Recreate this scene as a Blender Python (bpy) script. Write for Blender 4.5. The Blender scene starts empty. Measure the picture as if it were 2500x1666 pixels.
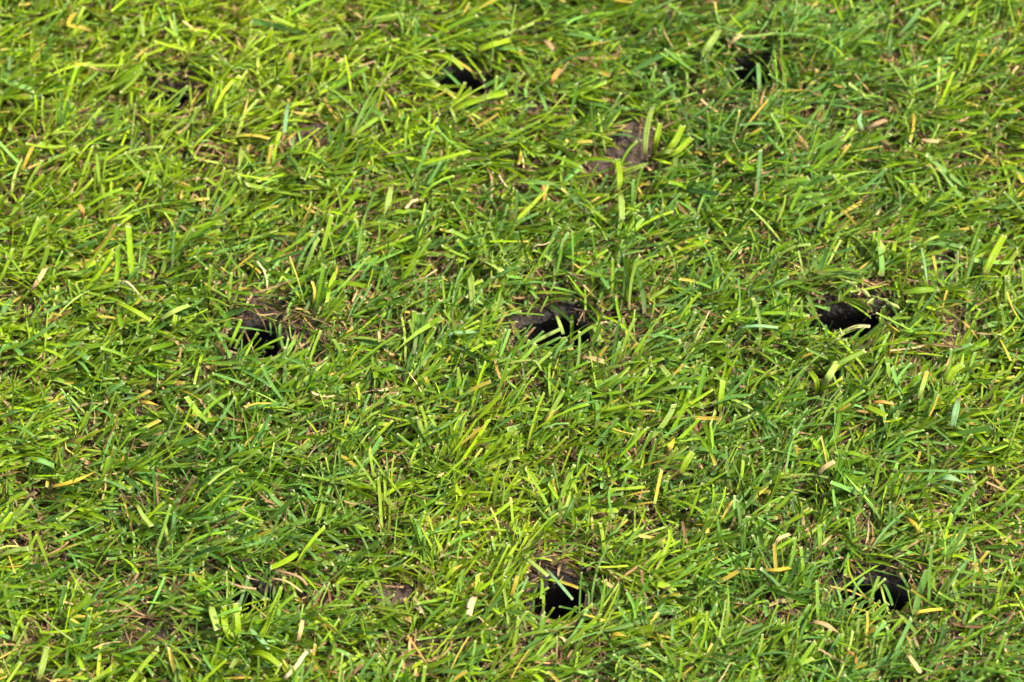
import bpy, math, numpy as np
from mathutils import Vector, noise as mnoise

R = math.radians
rng = np.random.default_rng(20240611)
scene = bpy.context.scene
coll = scene.collection

# ------------------------------------------------------------------ camera, sky, sun, exposure
CAM_ELEV, CAM_DIST, LENS = R(54), 1.75, 151.0
cam_data = bpy.data.cameras.new('camera')
cam = bpy.data.objects.new('camera', cam_data)
coll.objects.link(cam)
cam.location = (0, -CAM_DIST * math.cos(CAM_ELEV), CAM_DIST * math.sin(CAM_ELEV))
cam.rotation_euler = (math.pi / 2 - CAM_ELEV, 0, 0)
cam_data.lens = LENS
cam_data.sensor_width = 36
cam_data.clip_start, cam_data.clip_end = 0.05, 500
cam_data.dof.use_dof = True
cam_data.dof.focus_distance = CAM_DIST - 0.045
cam_data.dof.aperture_fstop = 10
scene.camera = cam

SUN_EL, SUN_AZ = R(56), R(8)          # azimuth measured from +x towards +y
world = bpy.data.worlds.new('World')
scene.world = world
world.use_nodes = True
wn = world.node_tree.nodes
wl = world.node_tree.links
wn.clear()
sky = wn.new('ShaderNodeTexSky')
sky.sky_type = 'NISHITA'
sky.sun_disc = False
sky.sun_elevation = SUN_EL
sky.sun_rotation = math.pi / 2 - SUN_AZ
sky.air_density, sky.dust_density, sky.ozone_density = 1.0, 5.0, 0.5
bg = wn.new('ShaderNodeBackground')
bg.inputs['Strength'].default_value = 0.050
wo = wn.new('ShaderNodeOutputWorld')
wl.new(sky.outputs[0], bg.inputs[0])
wl.new(bg.outputs[0], wo.inputs[0])
sun_data = bpy.data.lights.new('sun', 'SUN')
sun_data.energy = 1.5
sun_data.angle = R(10)
sun_data.color = (1.0, 0.93, 0.78)
sun = bpy.data.objects.new('sun', sun_data)
coll.objects.link(sun)
sd = Vector((math.cos(SUN_EL) * math.cos(SUN_AZ), math.cos(SUN_EL) * math.sin(SUN_AZ), math.sin(SUN_EL)))
sun.rotation_euler = sd.to_track_quat('Z', 'Y').to_euler()
scene.view_settings.view_transform = 'Standard'
scene.view_settings.look = 'None'
scene.view_settings.exposure = 3.15
scene.view_settings.gamma = 1
scene.render.engine = 'CYCLES'
scene.cycles.use_denoising = True
scene.cycles.max_bounces = 10
scene.cycles.transmission_bounces = 6
scene.cycles.diffuse_bounces = 5

# ------------------------------------------------------------------ ground shape
def at(px, py, z=0.0):
    """point of the place seen at a pixel of the 2500 x 1666 photograph, at height z"""
    k = 36.0 / LENS / 2500.0
    dx, dy = (px - 1250) * k, (833 - py) * k
    se, ce = math.sin(CAM_ELEV), math.cos(CAM_ELEV)
    d = Vector((dx, ce + dy * se, -se + dy * ce))
    o = Vector(cam.location)
    return o + d * ((z - o.z) / d.z)

# ragged openings left by the tines: pixel centre, radius across, radius along the view (mm), turn
HOLES_PX = [
    ('aeration_hole', 408, 234, 9.0, 7.6, 0.2, 'small dark hole half hidden by grass in the upper left'),
    ('aeration_hole', 1120, 206, 11.0, 8.6, 0.0, 'round black hole in the lawn, topmost in the middle column of holes'),
    ('aeration_hole', 1836, 182, 10.5, 8.8, 0.3, 'small black hole in the lawn, nearest the upper right corner'),
    ('aeration_hole', 630, 828, 15.0, 7.8, -0.25, 'slanting black slot in the lawn left of the centre'),
    ('aeration_hole', 1350, 812, 15.5, 9.8, 0.0, 'wide black hole at the centre, one pale blade lying across it'),
    ('aeration_hole', 2058, 782, 17.5, 7.8, 0.05, 'long flat black hole on the right, under the green seed heads'),
    ('aeration_hole', 600, 1462, 14.0, 7.0, -0.15, 'shallow dark hole beside brown straw, nearest the lower left corner'),
    ('aeration_hole', 1370, 1455, 12.5, 9.0, 0.1, 'black square-looking hole at the bottom middle, dark grass on its right'),
    ('aeration_hole', 2122, 1452, 15.0, 7.6, -0.1, 'dark hole crossed by grass blades, nearest the lower right corner'),
]
HOLES = []
for n, px, py, a, b, r, lab in HOLES_PX:
    p = at(px, py, 0.0)
    HOLES.append((p.x, p.y - 0.0015, a * 1.05 / 1000, b * 1.08 / 1000, r, lab))

_g = rng.random((6, 64, 64))
def vnoise(x, y, scale, k):
    """smooth value noise, vectorised"""
    u, v = np.asarray(x) / scale + 31.7 * (k + 1), np.asarray(y) / scale + 17.3 * (k + 1)
    iu, iv = np.floor(u).astype(int), np.floor(v).astype(int)
    fu, fv = u - iu, v - iv
    fu, fv = fu * fu * (3 - 2 * fu), fv * fv * (3 - 2 * fv)
    G = _g[k % 6]
    a, b = G[iu % 64, iv % 64], G[(iu + 1) % 64, iv % 64]
    c, d = G[iu % 64, (iv + 1) % 64], G[(iu + 1) % 64, (iv + 1) % 64]
    return (a * (1 - fu) + b * fu) * (1 - fv) + (c * (1 - fu) + d * fu) * fv

def hole_dist(x, y):
    """distance to the nearest hole in hole radii (1 = at its rim), and that hole's number"""
    best = np.full(np.shape(x), 99.0)
    idx = np.zeros(np.shape(x), int)
    for i, (hx, hy, a, b, r, _) in enumerate(HOLES):
        c, s = math.cos(r), math.sin(r)
        dx, dy = x - hx, y - hy
        u, v = (dx * c + dy * s) / a, (-dx * s + dy * c) / b
        th = np.arctan2(v, u)
        q = np.sqrt(u * u + v * v) / (1 + 0.10 * np.sin(3 * th + i) + 0.07 * np.sin(5 * th + 2 * i))
        m = q < best
        best = np.where(m, q, best)
        idx = np.where(m, i, idx)
    return best, idx

def ground_z(x, y):
    x, y = np.asarray(x, float), np.asarray(y, float)
    z = 0.007 * (vnoise(x, y, 0.085, 0) - 0.5) + 0.0045 * (vnoise(x, y, 0.030, 1) - 0.5) + 0.0018 * (vnoise(x, y, 0.008, 2) - 0.5)
    z = z * np.clip((0.42 - np.maximum(np.abs(x), np.abs(y))) / 0.10, 0, 1)
    q, _ = hole_dist(x, y)
    z = z - 0.0022 * np.exp(-np.maximum(q - 1, 0) ** 2 / 0.45)       # the turf dips at each rim
    z = z + 0.0028 * np.exp(-(q - 2.3) ** 2 / 0.5)                    # and swells round it
    return z

# ------------------------------------------------------------------ mesh helpers
def make_mesh(name, verts, quads, tris=None, smooth=True):
    me = bpy.data.meshes.new(name)
    nq = len(quads)
    nt = 0 if tris is None else len(tris)
    me.vertices.add(len(verts))
    me.vertices.foreach_set('co', np.asarray(verts, np.float32).ravel())
    li = np.asarray(quads, np.int32).ravel()
    st = np.arange(nq) * 4
    if nt:
        li = np.concatenate([li, np.asarray(tris, np.int32).ravel()])
        st = np.concatenate([st, nq * 4 + np.arange(nt) * 3])
    me.loops.add(len(li))
    me.loops.foreach_set('vertex_index', li.astype(np.int32))
    me.polygons.add(nq + nt)
    me.polygons.foreach_set('loop_start', st.astype(np.int32))
    me.polygons.foreach_set('use_smooth', np.full(nq + nt, smooth))
    me.update(calc_edges=True)
    me.validate()
    return me

def link(name, me, mat, parent=None, **props):
    o = bpy.data.objects.new(name, me)
    coll.objects.link(o)
    if mat and not me.materials:
        me.materials.append(mat)
    if parent:
        o.parent = parent
    for k, v in props.items():
        o[k] = v
    return o

def point_attr(me, name, arr, kind='FLOAT_COLOR'):
    a = me.attributes.new(name, kind, 'POINT')
    a.data.foreach_set('color' if kind == 'FLOAT_COLOR' else 'value', np.asarray(arr, np.float32).ravel())

# ------------------------------------------------------------------ materials
def nodes_of(name):
    m = bpy.data.materials.new(name)
    m.use_nodes = True
    nt = m.node_tree
    nt.nodes.clear()
    return m, nt.nodes, nt.links

def mth(n, l, op, a, b=None, c=None):
    x = n.new('ShaderNodeMath'); x.operation = op
    for i, v in enumerate((a, b, c)):
        if v is None: continue
        if isinstance(v, (int, float)): x.inputs[i].default_value = v
        else: l.new(v, x.inputs[i])
    return x.outputs[0]

def mixc(n, l, f, a, b, mode='MIX'):
    x = n.new('ShaderNodeMix'); x.data_type = 'RGBA'; x.blend_type = mode
    for s, v in ((0, f), (6, a), (7, b)):
        if isinstance(v, (int, float)): x.inputs[s].default_value = v
        elif isinstance(v, tuple): x.inputs[s].default_value = (*v, 1)
        else: l.new(v, x.inputs[s])
    return x.outputs[2]

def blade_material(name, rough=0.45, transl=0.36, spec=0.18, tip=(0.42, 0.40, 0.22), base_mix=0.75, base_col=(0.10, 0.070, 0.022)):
    """leaf: 'Col' is the blade's own colour, 'Bl' = (across 0..1, along 0..1, yellowing, veins)"""
    m, n, l = nodes_of(name)
    col = n.new('ShaderNodeAttribute'); col.attribute_name = 'Col'
    bl = n.new('ShaderNodeAttribute'); bl.attribute_name = 'Bl'
    sp = n.new('ShaderNodeSeparateColor'); l.new(bl.outputs['Color'], sp.inputs[0])
    across, along, yel, veins = sp.outputs[0], sp.outputs[1], sp.outputs[2], bl.outputs['Alpha']
    tc = n.new('ShaderNodeTexCoord')
    nz = n.new('ShaderNodeTexNoise'); nz.inputs['Scale'].default_value = 260; nz.inputs['Detail'].default_value = 4
    l.new(tc.outputs['Object'], nz.inputs['Vector'])
    nz2 = n.new('ShaderNodeTexNoise'); nz2.inputs['Scale'].default_value = 900; nz2.inputs['Detail'].default_value = 2
    l.new(tc.outputs['Object'], nz2.inputs['Vector'])
    # veins across the width and a pale midrib
    wave = mth(n, l, 'SINE', mth(n, l, 'MULTIPLY', across, 44.0))
    vein = mth(n, l, 'MULTIPLY', mth(n, l, 'MULTIPLY', wave, 0.16), veins)
    rib = mth(n, l, 'MULTIPLY', mth(n, l, 'LESS_THAN', mth(n, l, 'ABSOLUTE', mth(n, l, 'SUBTRACT', across, 0.5)), 0.055), veins)
    bright = mth(n, l, 'ADD', mth(n, l, 'ADD', 0.72, vein), mth(n, l, 'MULTIPLY', nz.outputs[0], 0.56))
    hsv = n.new('ShaderNodeHueSaturation')
    l.new(col.outputs['Color'], hsv.inputs['Color']); l.new(bright, hsv.inputs['Value'])
    c = mixc(n, l, mth(n, l, 'MULTIPLY', rib, 0.35), hsv.outputs[0], (0.27, 0.35, 0.11))
    # yellow towards the tip; brown sheath, darkened so the gaps between blades look shaded
    ramp = n.new('ShaderNodeMapRange'); ramp.interpolation_type = 'SMOOTHSTEP'
    l.new(mth(n, l, 'ADD', along, mth(n, l, 'MULTIPLY', nz2.outputs[0], 0.2)), ramp.inputs[0])
    l.new(mth(n, l, 'SUBTRACT', 1.12, yel), ramp.inputs[1]); l.new(mth(n, l, 'SUBTRACT', 1.42, yel), ramp.inputs[2])
    c = mixc(n, l, ramp.outputs[0], c, (0.34, 0.26, 0.035))
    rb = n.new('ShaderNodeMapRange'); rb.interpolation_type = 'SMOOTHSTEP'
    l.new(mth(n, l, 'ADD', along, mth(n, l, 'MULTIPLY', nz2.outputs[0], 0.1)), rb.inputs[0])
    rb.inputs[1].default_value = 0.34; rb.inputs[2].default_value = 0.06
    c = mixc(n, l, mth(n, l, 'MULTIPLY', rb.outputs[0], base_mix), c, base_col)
    # mown end: bleached, torn fibres
    rt = n.new('ShaderNodeMapRange'); rt.interpolation_type = 'SMOOTHSTEP'
    l.new(mth(n, l, 'ADD', along, mth(n, l, 'MULTIPLY', mth(n, l, 'SUBTRACT', nz2.outputs[0], 0.5), 0.10)), rt.inputs[0])
    rt.inputs[1].default_value = 0.955; rt.inputs[2].default_value = 0.995
    c = mixc(n, l, mth(n, l, 'MULTIPLY', rt.outputs[0], 0.6), c, tip)
    pr = n.new('ShaderNodeBsdfPrincipled')
    l.new(c, pr.inputs['Base Color'])
    pr.inputs['Roughness'].default_value = rough
    pr.inputs['Specular IOR Level'].default_value = spec
    bmp = n.new('ShaderNodeBump'); bmp.inputs['Strength'].default_value = 0.25; bmp.inputs['Distance'].default_value = 0.0002
    l.new(mth(n, l, 'ADD', wave, nz2.outputs[0]), bmp.inputs['Height']); l.new(bmp.outputs[0], pr.inputs['Normal'])
    tr = n.new('ShaderNodeBsdfTranslucent')
    tcx = n.new('ShaderNodeHueSaturation'); tcx.inputs['Saturation'].default_value = 1.05; tcx.inputs['Value'].default_value = 1.4; tcx.inputs['Hue'].default_value = 0.485
    l.new(c, tcx.inputs['Color']); l.new(tcx.outputs[0], tr.inputs['Color'])
    mx = n.new('ShaderNodeMixShader'); mx.inputs[0].default_value = transl
    l.new(pr.outputs[0], mx.inputs[1]); l.new(tr.outputs[0], mx.inputs[2])
    out = n.new('ShaderNodeOutputMaterial'); l.new(mx.outputs[0], out.inputs[0])
    return m

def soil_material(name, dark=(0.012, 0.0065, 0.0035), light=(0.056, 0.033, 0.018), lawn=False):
    m, n, l = nodes_of(name)
    tc = n.new('ShaderNodeTexCoord')
    a = n.new('ShaderNodeTexNoise'); a.inputs['Scale'].default_value = 180; a.inputs['Detail'].default_value = 8; a.inputs['Roughness'].default_value = 0.7
    b = n.new('ShaderNodeTexNoise'); b.inputs['Scale'].default_value = 1400; b.inputs['Detail'].default_value = 3
    v = n.new('ShaderNodeTexVoronoi'); v.inputs['Scale'].default_value = 520
    for x in (a, b, v): l.new(tc.outputs['Object'], x.inputs['Vector'])
    f = mth(n, l, 'ADD', mth(n, l, 'MULTIPLY', a.outputs[0], 0.8), mth(n, l, 'MULTIPLY', b.outputs[0], 0.45))
    mr = n.new('ShaderNodeMapRange'); l.new(f, mr.inputs[0]); mr.inputs[1].default_value = 0.42; mr.inputs[2].default_value = 0.86
    c = mixc(n, l, mr.outputs[0], dark, light)
    grit = mth(n, l, 'GREATER_THAN', b.outputs[0], 0.70)
    c = mixc(n, l, mth(n, l, 'MULTIPLY', grit, 0.6), c, (0.14, 0.11, 0.08))
    if lawn:                                 # beyond the modelled turf the sheet is lawn again
        ln = n.new('ShaderNodeVectorMath'); ln.operation = 'LENGTH'; l.new(tc.outputs['Object'], ln.inputs[0])
        w = mth(n, l, 'GREATER_THAN', ln.outputs['Value'], 2.3)
        c = mixc(n, l, w, c, mixc(n, l, a.outputs[0], (0.03, 0.06, 0.004), (0.09, 0.15, 0.008)))
    pr = n.new('ShaderNodeBsdfPrincipled'); l.new(c, pr.inputs['Base Color']); pr.inputs['Roughness'].default_value = 0.9
    bmp = n.new('ShaderNodeBump'); bmp.inputs['Strength'].default_value = 0.9; bmp.inputs['Distance'].default_value = 0.0012
    l.new(mth(n, l, 'ADD', f, v.outputs['Distance']), bmp.inputs['Height']); l.new(bmp.outputs[0], pr.inputs['Normal'])
    out = n.new('ShaderNodeOutputMaterial'); l.new(pr.outputs[0], out.inputs[0])
    return m

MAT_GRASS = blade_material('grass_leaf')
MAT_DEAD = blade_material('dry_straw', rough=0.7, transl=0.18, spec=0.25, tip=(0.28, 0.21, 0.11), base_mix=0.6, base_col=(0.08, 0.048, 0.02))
MAT_SOIL = soil_material('soil')
MAT_GROUND = soil_material('ground_soil', lawn=True)
MAT_HOLE = soil_material('shaded_soil_of_hole', dark=(0.006, 0.004, 0.003), light=(0.014, 0.009, 0.006))  # darker than the other soil: shade inside the holes is put into the colour

# ------------------------------------------------------------------ ground sheet with the openings cut out, running on to the horizon
def build_ground():
    core = np.arange(-0.45, 0.4501, 0.003)
    far = np.array([0.5, 0.6, 0.75, 1.0, 1.5, 2.5, 5, 12, 30, 80, 200])
    ax = np.concatenate([-far[::-1], core, far])
    X, Y = np.meshgrid(ax, ax, indexing='ij')
    Z = ground_z(X, Y)
    q, _ = hole_dist(X, Y)
    n = len(ax)
    idx = np.arange(n * n).reshape(n, n)
    inside = q < 1.04
    keep = ~(inside[:-1, :-1] | inside[1:, :-1] | inside[1:, 1:] | inside[:-1, 1:])
    Z = np.where(inside, Z - 0.004, Z)
    quads = np.stack([idx[:-1, :-1], idx[1:, :-1], idx[1:, 1:], idx[:-1, 1:]], -1)[keep]
    me = make_mesh('ground', np.stack([X, Y, Z], -1).reshape(-1, 3), quads)
    link('ground', me, MAT_GROUND, kind='structure')
build_ground()

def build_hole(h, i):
    hx, hy, a, b, r, lab = h
    nseg = 28
    th = np.linspace(0, 2 * math.pi, nseg, endpoint=False)
    c, s = math.cos(r), math.sin(r)
    wob = 1 + 0.10 * np.sin(3 * th + i) + 0.07 * np.sin(5 * th + 2 * i)
    rings = []
    #        scale, depth below the rim (mm)
    prof = [(1.75, 1.2), (1.5, -0.5), (1.25, -1.0), (1.06, -0.9), (0.97, 0.6), (1.0, 3), (1.12, 8), (1.15, 20), (1.1, 34), (1.0, 50), (0.7, 58), (0.35, 61)]
    if i == 6:
        prof = [(1.75, 1.2), (1.5, -0.5), (1.25, -1.0), (1.06, -0.9), (0.97, 0.6), (0.92, 4), (0.88, 9), (0.85, 14), (0.8, 22), (0.7, 30), (0.5, 33), (0.3, 34)]
    for k, (sc, dep) in enumerate(prof):
        u, v = a * sc * wob * np.cos(th), b * sc * wob * np.sin(th)
        jit = 1 + (rng.random(nseg) - 0.5) * (0.12 if k > 3 else 0.05)
        u, v = u * jit, v * jit
        x, y = hx + u * c - v * s, hy + u * s + v * c
        z0 = ground_z(x, y) if k < 5 else ground_z(np.array([hx]), np.array([hy]))[0]
        rings.append(np.stack([x, y, z0 - dep / 1000 + (rng.random(nseg) - 0.5) * 0.0012 * (k > 0)], -1))
    V = np.concatenate(rings + [np.array([[hx, hy, rings[-1][:, 2].mean() - 0.001]])])
    q = []
    for k in range(len(prof) - 1):
        for j in range(nseg):
            q.append((k * nseg + j, k * nseg + (j + 1) % nseg, (k + 1) * nseg + (j + 1) % nseg, (k + 1) * nseg + j))
    t = [((len(prof) - 1) * nseg + j, (len(prof) - 1) * nseg + (j + 1) % nseg, len(V) - 1) for j in range(nseg)]
    V = V - np.array([hx, hy, 0])
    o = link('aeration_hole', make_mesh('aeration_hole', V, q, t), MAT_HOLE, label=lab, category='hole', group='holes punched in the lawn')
    o.location = (hx, hy, 0)
for i, h in enumerate(HOLES):
    build_hole(h, i)

# ------------------------------------------------------------------ bare soil
CLODS = [  # pixel, half width, half depth, height (mm), label
    (1545, 335, 11, 13, 5.0, 'largest bare brown soil lump, beside a bright wide grass tuft'),
    (1472, 402, 8, 6, 3.0, 'smaller brown soil lump just below the largest bare soil patch'),
    (2292, 640, 9, 9, 2.5, 'dark bare soil in a gap of the grass near the right edge'),
    (262, 282, 10, 7, 2.5, 'dark crumbly soil showing below the upper left hole'),
    (748, 330, 9, 7, 2.5, 'brown soil showing between pale blades right of the upper left hole'),
    (955, 1430, 11, 7, 2.5, 'dark grey soil patch left of the bottom middle hole'),
    (1492, 798, 5, 6, 2.0, 'dark brown rooty soil on the right rim of the centre hole'),
    (1292, 232, 9, 7, 2.5, 'reddish brown soil right of the topmost middle hole'),
]
CLOD_XY = []
def build_clod(px, py, a, b, h, lab):
    p = at(px, py, 0.004)
    CLOD_XY.append((p.x, p.y, a / 1000, b / 1000))
    N = 26
    u = np.linspace(-1, 1, N)
    U, V = np.meshgrid(u, u, indexing='ij')
    rad = np.sqrt(U ** 2 + V ** 2)
    m = np.maximum(np.abs(U), np.abs(V)) / np.maximum(rad, 1e-6)
    U, V = U * m, V * m                      # square grid bent to a disc
    rad = np.sqrt(U ** 2 + V ** 2)
    th = np.arctan2(V, U)
    w = 1 + 0.16 * np.sin(2 * th + px) + 0.10 * np.sin(5 * th + py)
    X, Y = U * w * a * 1.3 / 1000, V * w * b * 1.3 / 1000
    gz = ground_z(X + p.x, Y + p.y)
    Z = gz - 0.0015 + (h / 1000 + 0.001) * (1 - rad ** 2.6) * (0.65 + 0.7 * vnoise(X, Y + px, 0.005, 3)) + 0.0016 * (vnoise(X + px, Y, 0.0016, 4) - 0.5)
    idx = np.arange(N * N).reshape(N, N)
    quads = np.stack([idx[:-1, :-1], idx[1:, :-1], idx[1:, 1:], idx[:-1, 1:]], -1).reshape(-1, 4)
    o = link('soil_clod', make_mesh('soil_clod', np.stack([X, Y, Z], -1).reshape(-1, 3), quads), MAT_SOIL, label=lab, category='soil', group='patches of bare soil')
    o.location = (p.x, p.y, 0)
for c in CLODS:
    build_clod(*c)

def clod_dist(x, y):
    best = np.full(np.shape(x), 99.0)
    for cx, cy, a, b in CLOD_XY:
        best = np.minimum(best, np.sqrt(((x - cx) / a) ** 2 + ((y - cy) / b) ** 2))
        if a * b > 7e-5:                     # broad bare patches lie open towards the path
            best = np.minimum(best, np.sqrt(((x - cx) / a) ** 2 + ((y + 0.006 - cy) / b) ** 2))
    return best

# ------------------------------------------------------------------ blades in bulk
def blade_arrays(bx, by, bz, az, el, bend, length, width, roll, fold, twist, pointed, S, sbend=None, kink=None):
    """centre lines are integrated from the elevation angle and its change; returns verts (n, S+1, 3, 3), t"""
    n = len(bx)
    t = np.linspace(0, 1, S + 1)
    P = np.zeros((n, S + 1, 3))
    P[:, 0] = np.stack([bx, by, bz], -1)
    T = np.zeros((n, S + 1, 3))
    for k in range(S + 1):
        e = el + bend * t[k]
        if kink is not None:
            e = e + np.where(t[k] > kink[0], kink[1], 0)
        a = az + (sbend * t[k] if sbend is not None else 0)
        T[:, k] = np.stack([np.cos(e) * np.cos(a), np.cos(e) * np.sin(a), np.sin(e)], -1)
        if k:
            P[:, k] = P[:, k - 1] + (T[:, k] + T[:, k - 1]) * 0.5 * (length / S)[:, None]
    up = np.array([0, 0, 1.0])
    side = np.cross(T, up)
    side /= np.maximum(np.linalg.norm(side, axis=-1, keepdims=True), 1e-6)
    nor = np.cross(side, T)
    ro = roll[:, None] + twist[:, None] * t[None]
    s2 = side * np.cos(ro)[..., None] + nor * np.sin(ro)[..., None]
    n2 = np.cross(s2, T)
    w = width[:, None] * (0.72 + 0.28 * np.minimum(1, t[None] * 3.5))
    w = np.where(pointed[:, None], w * np.clip((1 - t[None]) * 1.9, 0.06, 1), w)
    V = np.zeros((n, S + 1, 3, 3))
    V[:, :, 0] = P - s2 * (w / 2)[..., None]
    V[:, :, 2] = P + s2 * (w / 2)[..., None]
    V[:, :, 1] = P - n2 * (w * fold[:, None])[..., None]
    # mown ends are cut askew
    skew = (rng.random(n) - 0.5) * 0.9 * width * ~pointed
    V[:, S, 0] += T[:, S] * skew[:, None]
    V[:, S, 2] -= T[:, S] * skew[:, None]
    return V, t

def blades_mesh(name, V, t, col, yel, veins, S):
    n = V.shape[0]
    base = (np.arange(n) * (S + 1) * 3)[:, None, None]
    k = np.arange(S)[None, :, None] * 3
    j = np.arange(2)[None, None, :]
    a = base + k + j
    quads = np.stack([a, a + 1, a + 4, a + 3], -1).reshape(-1, 4)
    me = make_mesh(name, V.reshape(-1, 3), quads)
    C = np.ones((n, S + 1, 3, 4)); C[..., :3] = col[:, None, None, :]
    B = np.zeros((n, S + 1, 3, 4))
    B[..., 0] = np.array([0, 0.5, 1])[None, None]
    B[..., 1] = t[None, :, None]
    B[..., 2] = yel[:, None, None]
    B[..., 3] = veins[:, None, None]
    point_attr(me, 'Col', C); point_attr(me, 'Bl', B)
    return me

XR, Y0, Y1 = 0.30, -0.27, 0.29

LIME = np.array([0.162, 0.245, 0.0020])
MID = np.array([0.095, 0.174, 0.0025])
DEEP = np.array([0.033, 0.092, 0.005])
GLAUC = np.array([0.070, 0.165, 0.032])
PALE = np.array([0.195, 0.270, 0.045])

DRY_SPOTS = [(at(px, py), r / 1000) for px, py, r in ((2030, 690, 15), (1485, 870, 10), (700, 1430, 17), (740, 1540, 11), (1235, 900, 10), (1290, 245, 9),
              (1430, 340, 10), (760, 345, 9), (60, 1010, 14), (1880, 430, 9), (560, 720, 10), (1060, 1090, 14), (300, 640, 12), (1290, 1530, 10), (2200, 1500, 10), (1900, 1330, 9))]
def dryness(x, y):
    d = np.zeros(np.shape(x))
    for p, r in DRY_SPOTS:
        d = np.maximum(d, np.exp(-((x - p.x) ** 2 + (y - p.y) ** 2) / (2 * (r * 0.62) ** 2)))
    return d

def scatter(n):
    """tuft-wise positions: blades share a crown and part of its direction"""
    nt = n // 9
    tx = rng.uniform(-XR, XR, nt); ty = rng.uniform(Y0, Y1, nt)
    k = rng.integers(0, nt, n)
    x = tx[k] + rng.normal(0, 0.0024, n); y = ty[k] + rng.normal(0, 0.0024, n)
    taz = np.where(rng.random(nt) < 0.80, R(16) + rng.normal(0, 0.45, nt), rng.uniform(-math.pi, math.pi, nt))
    tone = rng.normal(0, 1, nt)
    return x, y, taz[k], tone[k]

def live_grass(name, n, S, lo, hi, len_mu, w_mu, lift, seed_k):
    x, y, taz, tone = scatter(n)
    q, hi_idx = hole_dist(x, y)
    cd = clod_dist(x, y)
    thick = vnoise(x, y, 0.045, 3) * 0.6 + vnoise(x, y, 0.014, 4) * 0.4
    keep = (q > 1.0) & (cd > 0.95) & (thick + rng.random(n) * 0.50 > 0.37 + 0.27 * dryness(x, y))
    x, y, taz, tone, q, hi_idx = (v[keep] for v in (x, y, taz, tone, q, hi_idx))
    n = len(x)
    flow = R(35) * (vnoise(x, y, 0.07, 5) - 0.5) * 2
    az = taz + flow + rng.normal(0, 0.50, n)
    el = np.clip(rng.normal((lo + hi) / 2, (hi - lo) / 2.6, n), R(3), R(80))
    # rim blades bow away from the opening or arch over it
    hx = np.array([h[0] for h in HOLES])[hi_idx]; hy = np.array([h[1] for h in HOLES])[hi_idx]
    away = np.arctan2(y - hy, x - hx)
    near = (q < 1.7)
    go = near & (rng.random(n) < 0.90)
    tang = away + np.where(rng.random(n) < 0.7, -np.sign(np.sin(away)), np.sign(np.sin(away))) * R(80)
    az = np.where(go, np.where(rng.random(n) < 0.45, away, tang) + rng.normal(0, 0.45, n), az)
    hang = near & (y > hy) & (q < 1.45) & (rng.random(n) < 0.45)
    az = np.where(hang, R(-90) + rng.normal(0.35, 0.6, n), az)
    el = np.where(hang, rng.uniform(R(-5), R(18), n), el)
    el = np.where(near & ~go, np.minimum(el, R(28)), el)
    bend = rng.normal(-0.30, 0.42, n)
    sb = rng.normal(0, 0.38, n)
    length = np.clip(rng.normal(len_mu, len_mu * 0.30, n), len_mu * 0.35, len_mu * 2.0)
    length = np.where(near & ~go, length * 0.7, length)
    nearside = (q < 1.5) & (y < hy) & go
    el = np.where(nearside, np.minimum(el, R(22)), el)
    width = np.clip(rng.normal(w_mu, w_mu * 0.28, n), 0.0006, 0.0040)
    z = ground_z(x, y) + lift * rng.random(n)
    kink = (rng.uniform(0.35, 0.8, n), np.where(rng.random(n) < 0.10, rng.uniform(-1.1, -0.4, n), 0.0))
    # mown: nothing stands much above the cut height
    top = (length * np.sin(np.clip(el + bend * 0.5, 0, 2)))
    cut = 0.010 + 0.005 * vnoise(x, y, 0.05, 1) + rng.normal(0, 0.0015, n)
    length = np.where(top > cut, length * np.clip(cut / np.maximum(top, 1e-4), 0.3, 1), length)
    pointed = rng.random(n) < 0.13
    V, t = blade_arrays(x, y, z, az, el, bend, length, width, rng.normal(0, 0.75, n), rng.uniform(0.0, 0.22, n), rng.normal(0, 0.5, n), pointed, S, sb, kink)
    # nothing bridges an opening except a few stray blades; the side towards the mower is short
    over = np.minimum(hole_dist(V[:, S, 1, 0], V[:, S, 1, 1])[0], hole_dist(V[:, S // 2, 1, 0], V[:, S // 2, 1, 1])[0])
    bar = np.where(y > hy, 0.50, 0.86)
    shut = np.array([0.36, 0.16, 0.14, 0.16, 0.14, 0.12, 0.5, 0.14, 0.45])[hole_dist(x, y)[1]]
    ok = (over > bar) | (rng.random(n) < shut)
    ok &= ~((q < 1.7) & (y < hy) & (V[:, S, 1, 2] - z > 0.010) & (rng.random(n) < 0.5))
    ok &= (clod_dist(V[:, S, 1, 0], V[:, S, 1, 1]) > 0.8) | (rng.random(n) < 0.30)
    V, x, y, tone, pointed = V[ok], x[ok], y[ok], tone[ok], pointed[ok]
    n = len(x)
    patch = vnoise(x, y, 0.11, 2) - 0.5
    fine = vnoise(x, y, 0.022, 0) - 0.5
    right = np.clip((x - y * 0.7) / 0.3, -1, 1)
    s = rng.random(n)
    g = 0.40 + 0.20 * right - 0.40 * patch + 0.10 * tone         # share of glaucous / deep blades
    col = np.where((s < g * 0.55)[:, None], GLAUC, np.where((s < g)[:, None], DEEP, np.where((s < g + 0.34)[:, None], MID, LIME)))
    col = np.where((rng.random(n) < 0.045)[:, None], PALE, col)
    mix = np.clip(rng.normal(0.25, 0.2, n), 0, 0.8)[:, None]
    col = col * (1 - mix) + MID * mix
    val = np.exp(rng.normal(0, 0.22, n) + 0.09 * tone + 0.22 * fine + 0.10 * patch)
    col = col * val[:, None] * (1 + 0.10 * (patch[:, None] * np.array([2.5, 0.8, -1.5])))
    yel = np.where(rng.random(n) < 0.055, rng.uniform(0.15, 0.9, n), rng.uniform(-0.4, 0.12, n))
    veins = np.where(rng.random(n) < 0.6, rng.uniform(0.3, 1.0, n), 0.0)
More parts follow.
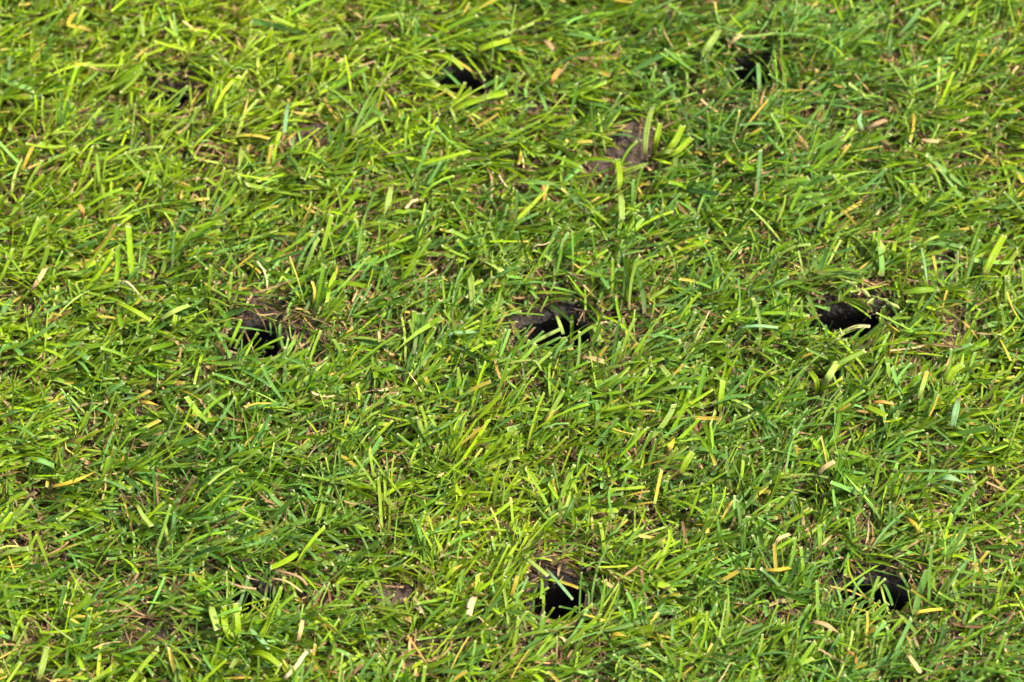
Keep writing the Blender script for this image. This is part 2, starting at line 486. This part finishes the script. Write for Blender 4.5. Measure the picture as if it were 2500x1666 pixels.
    link(name, blades_mesh(name, V, t, np.clip(col, 0.005, 0.8), yel, veins, S), MAT_GRASS, kind='stuff',
         label='short mown green grass blades covering the lawn')

def dead_layer(name, n, S, len_mu, w_mu, elmax, cols, z_lift, seed_veins=0.5, dens=None):
    x = rng.uniform(-XR, XR, n); y = rng.uniform(Y0, Y1, n)
    q, hi_idx = hole_dist(x, y)
    cd = clod_dist(x, y)
    keep = (q > 1.0) & (cd > 0.85)
    if dens is not None:
        keep &= rng.random(n) < dens(x, y, q)
    x, y = x[keep], y[keep]; n = len(x)
    az = rng.uniform(0, 2 * math.pi, n)
    el = rng.uniform(-0.05, elmax, n)
    length = np.clip(rng.normal(len_mu, len_mu * 0.4, n), len_mu * 0.3, len_mu * 2.2)
    V, t = blade_arrays(x, y, ground_z(x, y) + z_lift * rng.random(n), az, el, rng.normal(-0.1, 0.4, n), length,
                        np.clip(rng.normal(w_mu, w_mu * 0.35, n), 0.0003, 0.004), rng.normal(0, 0.6, n), rng.uniform(0, 0.25, n),
                        rng.normal(0, 0.9, n), rng.random(n) < 0.3, S, rng.normal(0, 0.7, n))
    # keep them on top of the soil
    c = np.array(cols)[rng.integers(0, len(cols), n)] * 0.85 * np.exp(rng.normal(0, 0.30, n))[:, None]
    over = np.minimum(hole_dist(V[:, S, 1, 0], V[:, S, 1, 1])[0], hole_dist(V[:, 1, 1, 0], V[:, 1, 1, 1])[0])
    ok = (over > 0.85) | (rng.random(n) < 0.15)
    V, c = V[ok], c[ok]; n = len(V)
    link(name, blades_mesh(name, V, t, np.clip(c, 0.004, 0.8), rng.uniform(-0.4, 0.1, n), np.full(n, seed_veins), S), MAT_DEAD, kind='stuff',
         label='matted brown and straw coloured thatch under the green grass')

BROWN = [(0.070, 0.034, 0.013), (0.11, 0.058, 0.023), (0.17, 0.098, 0.042), (0.035, 0.018, 0.008), (0.24, 0.155, 0.070)]
STRAW = [(0.30, 0.21, 0.085), (0.24, 0.15, 0.055), (0.38, 0.29, 0.14), (0.30, 0.22, 0.04), (0.28, 0.15, 0.035), (0.16, 0.09, 0.035)]
dead_layer('thatch', 42000, 3, 0.011, 0.0007, 0.35, BROWN, 0.004)
dead_layer('dry_grass', 7500, 3, 0.011, 0.00095, 0.5, STRAW, 0.006, dens=lambda x, y, q: 0.22 + 1.0 * dryness(x, y) + 0.3 * np.exp(-(q - 1.9) ** 2 / 0.5) + 0.3 * (vnoise(x, y, 0.03, 3) < 0.42))
live_grass('grass', 42000, 4, R(1), R(25), 0.0155, 0.00108, 0.001, 0)
live_grass('grass', 58000, 4, R(2), R(38), 0.0165, 0.00100, 0.0065, 1)
live_grass('grass', 7000, 5, R(3), R(32), 0.0175, 0.00150, 0.008, 2)

# ------------------------------------------------------------------ the same lawn going on outside the photograph
def outer_lawn():
    n, S = 42000, 2
    x, y, taz, tone = scatter(n)
    V, t = blade_arrays(x, y, np.full(n, 0.0) + 0.004 * rng.random(n), taz + rng.normal(0, 0.55, n), np.clip(rng.normal(R(22), R(12), n), R(3), R(60)),
                        rng.normal(-0.28, 0.3, n), np.clip(rng.normal(0.019, 0.005, n), 0.007, 0.03), np.clip(rng.normal(0.0014, 0.0003, n), 0.0007, 0.003),
                        rng.normal(0, 0.75, n), rng.uniform(0, 0.22, n), rng.normal(0, 0.5, n), rng.random(n) < 0.13, S, rng.normal(0, 0.28, n))
    pal = np.array([LIME, MID, MID, DEEP, GLAUC, LIME, (0.30, 0.20, 0.09)])
    col = pal[rng.integers(0, 7, n)] * np.exp(rng.normal(0, 0.27, n))[:, None]
    me = blades_mesh('grass', V, t, np.clip(col, 0.005, 0.8), rng.uniform(-0.4, 0.12, n), rng.uniform(0, 1, n), S)
    tile = link('grass', me, MAT_GRASS, kind='stuff', label='short mown green grass going on beside the holes')
    W, H = 2 * XR, Y1 - Y0
    tile.location = (W, 0, 0)
    pts = [(i * W, j * H, 0) for i in range(-4, 5) for j in range(-4, 5) if (i, j) not in ((0, 0), (1, 0))]
    pm = bpy.data.meshes.new('outer_grass'); pm.from_pydata(pts, [], [])
    o = link('outer_grass', pm, None, kind='stuff', label='short mown green grass all round the part with the holes')
    ng = bpy.data.node_groups.new('outer_grass', 'GeometryNodeTree')
    ng.interface.new_socket('Geometry', in_out='INPUT', socket_type='NodeSocketGeometry')
    ng.interface.new_socket('Geometry', in_out='OUTPUT', socket_type='NodeSocketGeometry')
    gi, go = ng.nodes.new('NodeGroupInput'), ng.nodes.new('NodeGroupOutput')
    oi = ng.nodes.new('GeometryNodeObjectInfo'); oi.inputs['Object'].default_value = tile; oi.inputs['As Instance'].default_value = True
    ip = ng.nodes.new('GeometryNodeInstanceOnPoints')
    ng.links.new(gi.outputs[0], ip.inputs['Points']); ng.links.new(oi.outputs['Geometry'], ip.inputs['Instance']); ng.links.new(ip.outputs[0], go.inputs[0])
    md = o.modifiers.new('tiles', 'NODES'); md.node_group = ng
outer_lawn()

# ------------------------------------------------------------------ leaves one can pick out, each a solid of its own
KIND = {'L': (LIME * 0.95, MAT_GRASS), 'M': (MID, MAT_GRASS), 'D': (DEEP, MAT_GRASS), 'G': (GLAUC, MAT_GRASS), 'P': (PALE * 0.88, MAT_GRASS),
        'B': (np.array([0.125, 0.24, 0.095]), MAT_GRASS), 'Y': (np.array([0.32, 0.24, 0.02]), MAT_GRASS), 'S': (np.array([0.29, 0.205, 0.085]), MAT_DEAD),
        'O': (np.array([0.25, 0.12, 0.022]), MAT_DEAD), 'W': (np.array([0.30, 0.25, 0.13]), MAT_DEAD), 'T': (np.array([0.20, 0.12, 0.06]), MAT_DEAD)}

def leaf_mesh(name, pts, width, kind, pointed=False, roll=0.0, twist=0.0, fold=0.10, yel=-0.3, origin=(0, 0, 0), thick=0.00028, jag=0.4):
    """a curved strip with a folded middle and real thickness through the given points (pixel x, pixel y, height in mm)"""
    P0 = np.array([tuple(at(x, y, z / 1000)) for x, y, z in pts])
    if len(P0) == 2:                                   # a slight natural bow
        mid = P0.mean(0) + np.array([rng.normal(0, 0.0006), rng.normal(0, 0.0006), 0.0012])
        P0 = np.array([P0[0], mid, P0[1]])
    S = 10
    E = np.concatenate([[2 * P0[0] - P0[1]], P0, [2 * P0[-1] - P0[-2]]])
    m = len(P0) - 1
    C = []
    for k in range(S + 1):
        u = k / S * m
        i = min(int(u), m - 1); f = u - i
        a, b, c, d = E[i:i + 4]
        C.append(0.5 * ((2 * b) + (c - a) * f + (2 * a - 5 * b + 4 * c - d) * f * f + (3 * b - a - 3 * c + d) * f ** 3))
    C = np.array(C)
    T = np.gradient(C, axis=0); T /= np.linalg.norm(T, axis=1)[:, None]
    side = np.cross(T, [0, 0, 1.0]); side /= np.maximum(np.linalg.norm(side, axis=1)[:, None], 1e-6)
    nor = np.cross(side, T)
    t = np.linspace(0, 1, S + 1)
    ro = roll + twist * t
    s2 = side * np.cos(ro)[:, None] + nor * np.sin(ro)[:, None]
    n2 = np.cross(s2, T)
    w = 0.84 * width / 1000 * (0.78 + 0.22 * np.minimum(1, t * 3)) * (1 + 0.06 * np.sin(t * 9 + width))
    if pointed:
        w = w * np.clip((1 - t) * 2.2, 0.05, 1) ** 0.8
    cols = [-0.5, -0.25, 0, 0.25, 0.5]
    dep = [0.0, 0.65, 1.0, 0.65, 0.0]
    V = []
    ju = (rng.random(5) - 0.5) * jag * width / 1000 * (not pointed)
    for k in range(S + 1):
        for sgn in (0.5, -0.5):
            for j in range(5):
                v = C[k] + s2[k] * cols[j] * w[k] - n2[k] * (dep[j] * fold * w[k]) + n2[k] * sgn * thick
                if k == S: v = v + T[k] * ju[j]
                V.append(v)
    q = []
    for k in range(S):
        a, b = k * 10, (k + 1) * 10
        for j in range(4):
            q += [(a + j, a + j + 1, b + j + 1, b + j), (a + 5 + j, b + 5 + j, b + 6 + j, a + 6 + j)]
        q += [(a, b, b + 5, a + 5), (a + 4, a + 9, b + 9, b + 4)]
    for j in range(4):
        q += [(j, j + 5, j + 6, j + 1), (S * 10 + j, S * 10 + j + 1, S * 10 + j + 6, S * 10 + j + 5)]
    me = make_mesh(name, np.array(V) - np.array(origin), q)
    n = len(V)
    col = np.clip(KIND[kind][0] * math.exp(rng.normal(0, 0.10)), 0, 0.8)
    Cc = np.ones((n, 4)); Cc[:, :3] = col
    B = np.zeros((n, 4)); kk = np.arange(n)
    B[:, 0] = np.array([0, .25, .5, .75, 1])[kk % 5]
    B[:, 1] = t[kk // 10]; B[:, 2] = yel; B[:, 3] = 0.9 if kind in 'GBPD' else 0.5
    point_attr(me, 'Col', Cc); point_attr(me, 'Bl', B)
    return me

def single(name, cat, group, label, pts, width, kind, **kw):
    if len(pts) == 2 and len(pts[0]) == 2:
        pts = [(pts[0][0], pts[0][1], 11.0), (pts[1][0], pts[1][1], 14.5)]
    elif len(pts[0]) == 2:
        pts = [(p[0], p[1], 11.5 + 3.0 * math.sin(math.pi * i / (len(pts) - 1))) for i, p in enumerate(pts)]
    o0 = at(*pts[0][:2], pts[0][2] / 1000)
    me = leaf_mesh(name, pts, width, kind, origin=tuple(o0), **kw)
    o = link(name, me, KIND[kind][1], label=label, category=cat, group=group)
    o.location = o0

GB, GS = 'green blades that stand out of the lawn', 'withered blades lying on the lawn'
BL = lambda label, pts, w, k, **kw: single('grass_blade', 'grass blade', GB, label, pts, w, k, **kw)
DR = lambda label, pts, w, k, **kw: single('withered_blade', 'withered blade', GS, label, pts, w, k, **kw)

# upper left
DR('yellow withered leaf with an orange curl, nearest the upper left corner', [(223, 76), (195, 67), (168, 62), (172, 45), (184, 31)], 2.2, 'Y', jag=1.0)
BL('thin dark green bowed blade right of the upper left hole', [(715, 248), (745, 205), (779, 156)], 0.9, 'D', pointed=True)
BL('short blue green blade standing over soil, right of the upper left hole', [(704, 248), (694, 324)], 2.0, 'B')
BL('pale blade pointing down near the top edge, above the upper left hole', [(342, 32), (350, 88)], 1.8, 'P')
BL('very thin pale twisted blade below and right of the upper left hole', [(538, 340), (556, 318), (570, 283)], 0.7, 'P', twist=1.5)
DR('yellow upright blade near the left edge, far below the yellow curl', [(53, 421), (80, 357)], 1.8, 'Y')
BL('pale pointed blade hanging down below the upper left soil patches', [(589, 357), (583, 414)], 1.8, 'P', pointed=True)
DR('small orange yellow blade standing left of the wide pale upright blade', [(200, 532), (192, 499)], 2.0, 'O')
# top middle
BL('wide lime blade lying level just right above the topmost middle hole', [(1162, 126), (1205, 108), (1247, 97)], 3.4, 'L')
DR('thick pale blunt stem pointing down at the topmost middle hole', [(1006, 162), (1070, 210)], 2.4, 'P')
BL('pale blade lying inside the topmost middle hole', [(1082, 210, 5), (1118, 250, 6)], 1.8, 'P')
BL('wide lime blade above the pale end piece, below the soil lumps', [(1509, 470), (1513, 432), (1507, 388)], 2.7, 'L')
BL('wide pale blunt blade hanging straight down below the soil lumps', [(1514, 472), (1519, 536)], 3.0, 'P')
BL('wide pale blade standing upright at the right side of the largest soil lump', [(1574, 380), (1578, 320), (1592, 262)], 3.0, 'P', roll=0.4)
BL('long pale wide blade pointing down, left of the picture middle near its top', [(957, 440), (948, 490), (936, 530)], 2.8, 'P', pointed=True)
DR('short tan flat stub near the top edge, right of the topmost middle hole', [(1326, 100), (1351, 121)], 2.2, 'T')
DR('orange brown upright blade right of the reddish soil', [(1343, 211), (1352, 190), (1366, 168)], 2.2, 'O')
BL('arched pale green blade over the top of the topmost middle hole', [(1035, 140), (1070, 134), (1105, 147), (1130, 170)], 1.8, 'L')
BL('thread thin upright blade right of the topmost middle hole', [(1204, 152), (1202, 100), (1194, 34)], 0.6, 'M')
BL('short pale hanging stub right below the topmost middle hole', [(1093, 257), (1105, 275), (1113, 299)], 1.6, 'P')
# upper right
BL('wide pale torn blade left of the upper right hole', [(1710, 136), (1735, 105), (1756, 72)], 3.4, 'P', jag=1.4)
BL('dark upright blade standing at the edge of the upper right hole', [(1853, 226), (1850, 156)], 2.2, 'G')
DR('smooth straw coloured blade just above the upper right hole', [(1779, 111), (1810, 85)], 2.2, 'S')
BL('dark pointed upright blade near the top right, right of its hole', [(2172, 144), (2177, 70)], 2.8, 'D', pointed=True)
BL('short pale upright blade right below the upper right hole', [(2107, 320), (2105, 275)], 2.2, 'B', pointed=True)
DR('thick tan straw lying under the short pale upright blade', [(2112, 316), (2138, 303), (2164, 293)], 2.4, 'T')
DR('tan straw stub near the right edge, right of the upper right hole', [(2248, 340), (2292, 346)], 2.2, 'S')
BL('long dark blade slanting near the top right corner', [(2190, 92), (2245, 22)], 2.4, 'G')
# middle left
DR('white curled dead blade left of the middle left hole', [(294, 692), (308, 688), (326, 703), (352, 733)], 1.4, 'W', twist=1.0, pointed=True)
DR('tan upright blade near the left edge, left of the white curled blade', [(76, 710), (95, 682), (111, 655)], 2.4, 'S')
BL('short wide blue green blade below the tan upright blade, at left', [(180, 862), (215, 876)], 2.8, 'G')
BL('short yellow green upright stub left of the middle left hole', [(423, 805), (429, 768)], 2.2, 'L')
BL('long pale green blade rising right above the yellow green stub', [(389, 782), (425, 760), (462, 745)], 2.6, 'P')
BL('long yellow green blade sloping down below the white curled blade', [(281, 737), (325, 757), (367, 783)], 2.3, 'L')
BL('upright blade standing in the left end of the middle left hole', [(559, 850), (572, 820), (589, 780)], 1.6, 'M')
BL('thin straight blade laid over the middle left hole', [(608, 864), (650, 842), (692, 823)], 1.1, 'M')
BL('dark blue green blade rising right, far below the middle left hole', [(258, 968), (304, 934)], 2.2, 'G')
DR('yellow straw blade lying level below the middle left hole', [(340, 981), (362, 983), (386, 990)], 1.8, 'Y', pointed=True)
# centre
BL('pale blade lying across the centre hole', [(1281, 849, 6), (1322, 826, 7), (1367, 804, 7)], 1.9, 'P')
BL('blunt pale blade hanging into the centre hole from above', [(1358, 770), (1366, 790), (1375, 816)], 1.7, 'P')
BL('bent pale blade with a sharp kink right of the centre hole', [(1384, 842), (1415, 818), (1446, 798), (1456, 812), (1472, 836)], 1.8, 'M')
BL('blue green blade rising over the lower rim of the centre hole', [(1350, 882), (1385, 829)], 1.5, 'G')
DR('thick tan straw piece below and right of the centre hole', [(1422, 868), (1472, 883)], 2.6, 'S', jag=1.2)
DR('white curled thread above the centre hole', [(1297, 614), (1308, 600), (1330, 597), (1350, 586)], 0.8, 'W', twist=1.0)
BL('thin arched blade below and left of the centre hole', [(1219, 896), (1255, 884), (1300, 880), (1314, 890), (1322, 905)], 1.1, 'P')
BL('wide pale flat blade sloping down, right and below the centre hole', [(1610, 890), (1646, 940)], 2.7, 'P')
BL('blunt rolled blade lying level left of the thin arched blade', [(909, 905), (970, 897)], 2.2, 'M')
DR('spiky yellow blade with a tan tip, far below and right of the centre hole', [(1626, 1106), (1636, 1090), (1647, 1070)], 2.8, 'Y', pointed=True)
BL('wide dark green blade lying below the centre hole', [(1369, 957), (1416, 977)], 3.0, 'D')
BL('long pale blade lying level left of the centre hole', [(1061, 828), (1110, 814), (1185, 809)], 1.9, 'B')
# middle right
BL('wide blue grey stub pointing down below the middle right hole, near the right edge', [(2340, 972), (2333, 1005), (2325, 1042)], 3.1, 'B')
BL('pale green upright blade with a brown end, below and right of the middle right hole', [(2241, 978), (2252, 945), (2263, 907)], 2.2, 'P', yel=0.4)
BL('widest lime blade, standing near the right edge above the middle right hole', [(2402, 674), (2425, 625), (2452, 574)], 3.4, 'L')
DR('cream straw lying along the lower rim of the middle right hole', [(2062, 808, 8), (2090, 798, 9), (2125, 797, 9)], 1.8, 'W')
BL('wide yellow green blade near the right edge, just above the blue grey stub', [(2312, 940), (2352, 889)], 3.6, 'L')
BL('wide dark green blade lying level right of the seed heads', [(2198, 716), (2245, 709), (2292, 706)], 3.4, 'M')
BL('thin pale blade lying level left of the middle right hole', [(1801, 800), (1850, 796), (1898, 800)], 1.6, 'B')
DR('orange withered blade lying level below the middle right hole', [(2130, 982), (2158, 982), (2185, 989)], 1.8, 'O', pointed=True)
BL('wide pale lime blade just below the orange withered blade', [(2107, 990), (2164, 1017)], 3.0, 'L')
BL('thin pale blade standing left over the dark soil gap at right', [(2265, 698), (2258, 650), (2250, 607)], 1.0, 'B')
BL('thin mottled blade standing right over the dark soil gap at right', [(2288, 684), (2284, 655), (2278, 625)], 1.3, 'M', yel=0.7)
# lower left
BL('pale wedge shaped blade left of the coarse tuft at the lower left', [(512, 1466), (531, 1538)], 3.2, 'P', roll=0.2)
DR('cream curled ribbon at the bottom edge, left of the middle', [(766, 1588), (745, 1596), (725, 1625), (694, 1658)], 1.8, 'W', twist=0.6)
BL('flat blue green blade lying over the coarse tuft at the lower left', [(604, 1530), (658, 1584)], 2.0, 'B')
BL('very thin pale straight blade in the lower left corner', [(82, 1490), (130, 1530), (178, 1565)], 0.8, 'P')
BL('bright lime blade with a folded top, at left above the lower left hole', [(413, 1330), (404, 1290), (396, 1273), (382, 1272)], 1.6, 'L')
DR('long straw yellow blade rising right near the left edge', [(122, 1190), (180, 1175), (232, 1153)], 2.0, 'Y', pointed=True)
BL('wide blue green blade lying level at the left edge, above the straw yellow one', [(56, 1121), (95, 1124), (132, 1138)], 2.8, 'G')
BL('wide pale upright blade at the bottom edge, in the lower left corner', [(92, 1664), (104, 1625), (114, 1580)], 2.8, 'P')
BL('pale straight blade sloping down, left of the folded lime blade', [(333, 1230), (371, 1286)], 2.0, 'P')
DR('tan straw standing upright right of the coarse tuft at the lower left', [(727, 1568), (734, 1540), (739, 1513)], 1.9, 'S')
DR('brown stem crossing the top of the lower left hole', [(545, 1415), (585, 1432), (625, 1438)], 1.0, 'T')
DR('long brown stem curving over the right end of the lower left hole', [(668, 1392), (705, 1400), (735, 1412), (750, 1430)], 1.1, 'T')
DR('thin tan straw under the long brown stem, right of the lower left hole', [(660, 1412), (700, 1420), (738, 1446)], 0.9, 'S')
# lower middle
DR('cream blunt end of a wide blade, left of the bottom middle hole', [(1158, 1456), (1145, 1502)], 3.0, 'W')
BL('yellow green blade just above the cream blunt end', [(1158, 1456), (1174, 1421)], 2.4, 'L')
BL('pointed yellow green blade above and left of the cream blunt end', [(1084, 1423), (1128, 1379)], 2.3, 'L', pointed=True, yel=0.5)
BL('pale blade pointing down towards the bottom middle hole', [(1277, 1357), (1338, 1407)], 1.8, 'P')
BL('long blue green blade crossing the bottom middle hole', [(1332, 1388), (1365, 1425), (1398, 1464)], 1.4, 'B')
BL('short blade hanging at the left edge of the bottom middle hole', [(1318, 1404), (1320, 1462)], 1.3, 'M')
BL('thin blade leaning over the lower left rim of the bottom middle hole', [(1293, 1471), (1339, 1435)], 1.2, 'M')
DR('yellow tan blade standing left of the bottom middle hole', [(1247, 1459), (1263, 1406)], 1.7, 'Y')
DR('bright yellow stub right below the bottom middle hole', [(1487, 1561), (1530, 1554)], 2.1, 'Y', pointed=True)
BL('dark green upright blade above the bottom middle hole', [(1371, 1275), (1403, 1212)], 2.0, 'D')
BL('wide lime blade right of the spiky yellow blade', [(1660, 1160), (1690, 1105)], 3.2, 'L')
# lower right
BL('thin wavy blade crossing the left part of the lower right hole', [(2116, 1462), (2090, 1430), (2073, 1395), (2070, 1364)], 0.9, 'L')
DR('straw folded blade left of the upright blade, above the lower right hole', [(1889, 1335), (1903, 1315), (1928, 1304)], 1.8, 'S')
DR('yellow level blade left of the lower right hole', [(1862, 1391), (1895, 1392), (1930, 1386)], 1.8, 'Y')
BL('blunt upright blade above and left of the lower right hole', [(2001, 1346), (1999, 1283)], 2.1, 'M')
BL('left one of two upright blades standing before the lower right hole', [(2081, 1467), (2110, 1410)], 1.5, 'G')
BL('right one of two upright blades standing before the lower right hole', [(2122, 1481), (2146, 1407)], 1.5, 'M')
DR('wide straw blade below and left of the lower right hole', [(1983, 1517), (2047, 1545)], 2.3, 'S', pointed=True)
DR('tan flat blade rising right, far above the lower right hole', [(1997, 1158), (2037, 1127)], 2.3, 'S')
BL('wide pale blue green blade lying level near the right edge, below the long straight one', [(2283, 1167), (2318, 1166), (2350, 1178)], 3.2, 'B', pointed=True)
BL('longest straight blue green blade, lying level near the right edge', [(2177, 1152), (2280, 1150), (2381, 1153)], 1.4, 'G')
DR('yellow bowed blade above and right of the lower right hole', [(2215, 1264), (2235, 1280), (2247, 1303)], 1.5, 'Y')
DR('curled yellow straw below and right of the lower right hole', [(2229, 1506), (2250, 1493), (2300, 1487)], 1.5, 'Y')
DR('straw blade pointing down at the bottom edge, in the lower right corner', [(2216, 1596), (2248, 1643)], 2.0, 'S')
DR('orange brown hooked straw near the bottom edge, below the lower right hole', [(2067, 1589), (2085, 1600), (2091, 1622)], 1.5, 'O')

def tuft(label, base, leaves):
    """coarse plant: an Empty at its crown, one child per leaf"""
    o0 = at(base[0], base[1], 0.006)
    e = bpy.data.objects.new('coarse_grass_tuft', None)
    coll.objects.link(e)
    e.location = o0; e.empty_display_size = 0.005
    e['label'], e['category'], e['group'] = label, 'grass tuft', 'coarse wide leaved tufts'
    for (tx, ty, w, k, *rest) in leaves:
        bow = rest[0] if rest else 0
        mx, my = (base[0] + tx) / 2 - (ty - base[1]) * 0.12 * bow, (base[1] + ty) / 2 + (tx - base[0]) * 0.12 * bow
        jx, jy = rng.normal(0, 4), rng.normal(0, 4)
        me = leaf_mesh('leaf', [(base[0] + jx, base[1] + jy, 3), (mx, my, 13 + rng.normal(0, 1.2)), (tx, ty, 14 + rng.normal(0, 1.5))], w, k, origin=tuple(o0), roll=rng.normal(0, 0.5), twist=rng.normal(0, 0.5), fold=rng.uniform(0.08, 0.26), yel=rng.uniform(-0.3, 0.25))
        link('leaf', me, KIND[k][1], parent=e)
tuft('coarse lime tuft beside the largest soil lump', (1592, 388), [(1668, 305, 3.2, 'L', 1), (1690, 335, 2.8, 'L', 1), (1612, 300, 2.6, 'L'), (1655, 372, 2.2, 'P', -1), (1640, 400, 2.0, 'L')])
tuft('coarse lime tuft below the upper right hole', (1808, 405), [(1858, 303, 3.2, 'L'), (1935, 318, 3.4, 'L', 1), (1790, 345, 2.6, 'P'), (1880, 400, 2.4, 'L', 1), (1770, 372, 2.2, 'L', -1)])
tuft('coarse pale tuft with wide leaves, above the centre hole', (1146, 634), [(1226, 662, 3.4, 'P', -1), (1153, 748, 3.0, 'P'), (1186, 600, 2.4, 'L'), (1110, 645, 2.2, 'L', 1)])
tuft('coarse tuft of tall wide lime leaves below the middle right hole', (1998, 962), [(2046, 882, 3.2, 'P'), (2113, 856, 2.6, 'M', -1), (2054, 925, 2.8, 'L'), (1975, 905, 2.4, 'L', 1)])
tuft('two leaved pale tuft above and right of the seed heads', (2178, 640), [(2140, 582, 2.6, 'P'), (2224, 606, 2.6, 'L'), (2185, 590, 2.0, 'L')])
tuft('largest coarse lime tuft, just below the lower left hole', (588, 1590), [(545, 1478, 3.0, 'L', -1), (574, 1474, 2.6, 'L'), (664, 1492, 3.4, 'L', 1), (702, 1598, 3.0, 'L', -1), (684, 1625, 2.8, 'L', -1), (556, 1535, 3.0, 'P', 1), (620, 1500, 2.4, 'M'), (562, 1632, 2.4, 'P')])

def seed_head(label, a, b, n):
    """annual meadow grass flower: a thin stalk with small plump spikelets"""
    p0, p1 = Vector(at(a[0], a[1], 0.012)), Vector(at(b[0], b[1], 0.0155))
    e = bpy.data.objects.new('seed_head', None); coll.objects.link(e); e.location = p0; e.empty_display_size = 0.005
    e['label'], e['category'], e['group'] = label, 'seed head', 'green seed heads of the lawn grass'
    link('stalk', leaf_mesh('stalk', [(a[0], a[1], 12), (b[0], b[1], 15.5)], 0.5, 'P', origin=tuple(p0), thick=0.0004, fold=0.3), MAT_GRASS, parent=e)
    d = (p1 - p0)
    for k in range(n):
        f = 0.25 + 0.75 * k / max(n - 1, 1)
        c = p0 + d * f
        dirn = (d.normalized() + Vector((rng.normal(0, 0.5), rng.normal(0, 0.5), rng.normal(0, 0.2)))).normalized()
        L, Wd = rng.uniform(0.0028, 0.0042), rng.uniform(0.0005, 0.0008)
        x = dirn.cross(Vector((0, 0, 1))).normalized(); y = dirn.cross(x)
        V, q, cl, bl = [], [], [], []
        for i in range(6):
            t = i / 5
            r = Wd * math.sin(math.pi * min(0.97, 0.10 + 0.86 * t)) + 0.00005
            for j in range(6):
                an = j * math.pi / 3
                V.append(tuple(c - p0 + dirn * (L * t) + x * (r * math.cos(an)) + y * (r * math.sin(an))))
                bl.append((j / 5, 0.25 + t * 0.72, -0.3, 1.0)); cl.append((0.28, 0.32, 0.10, 1))
        for i in range(5):
            for j in range(6):
                q.append((i * 6 + j, i * 6 + (j + 1) % 6, (i + 1) * 6 + (j + 1) % 6, (i + 1) * 6 + j))
        q += [(0, 1, 2, 3), (0, 3, 4, 5), (30, 33, 32, 31), (30, 35, 34, 33)]
        me = make_mesh('spikelet', V, q)
        point_attr(me, 'Col', cl); point_attr(me, 'Bl', bl)
        link('spikelet', me, MAT_GRASS, parent=e)
seed_head('green seed head above the middle right hole, the upper of three', (2036, 672), (2108, 712), 7)
seed_head('pale seed head just right above the middle right hole', (2120, 722), (2180, 742), 6)
seed_head('small cream seed head below the middle right hole', (2020, 845), (2062, 815), 6)
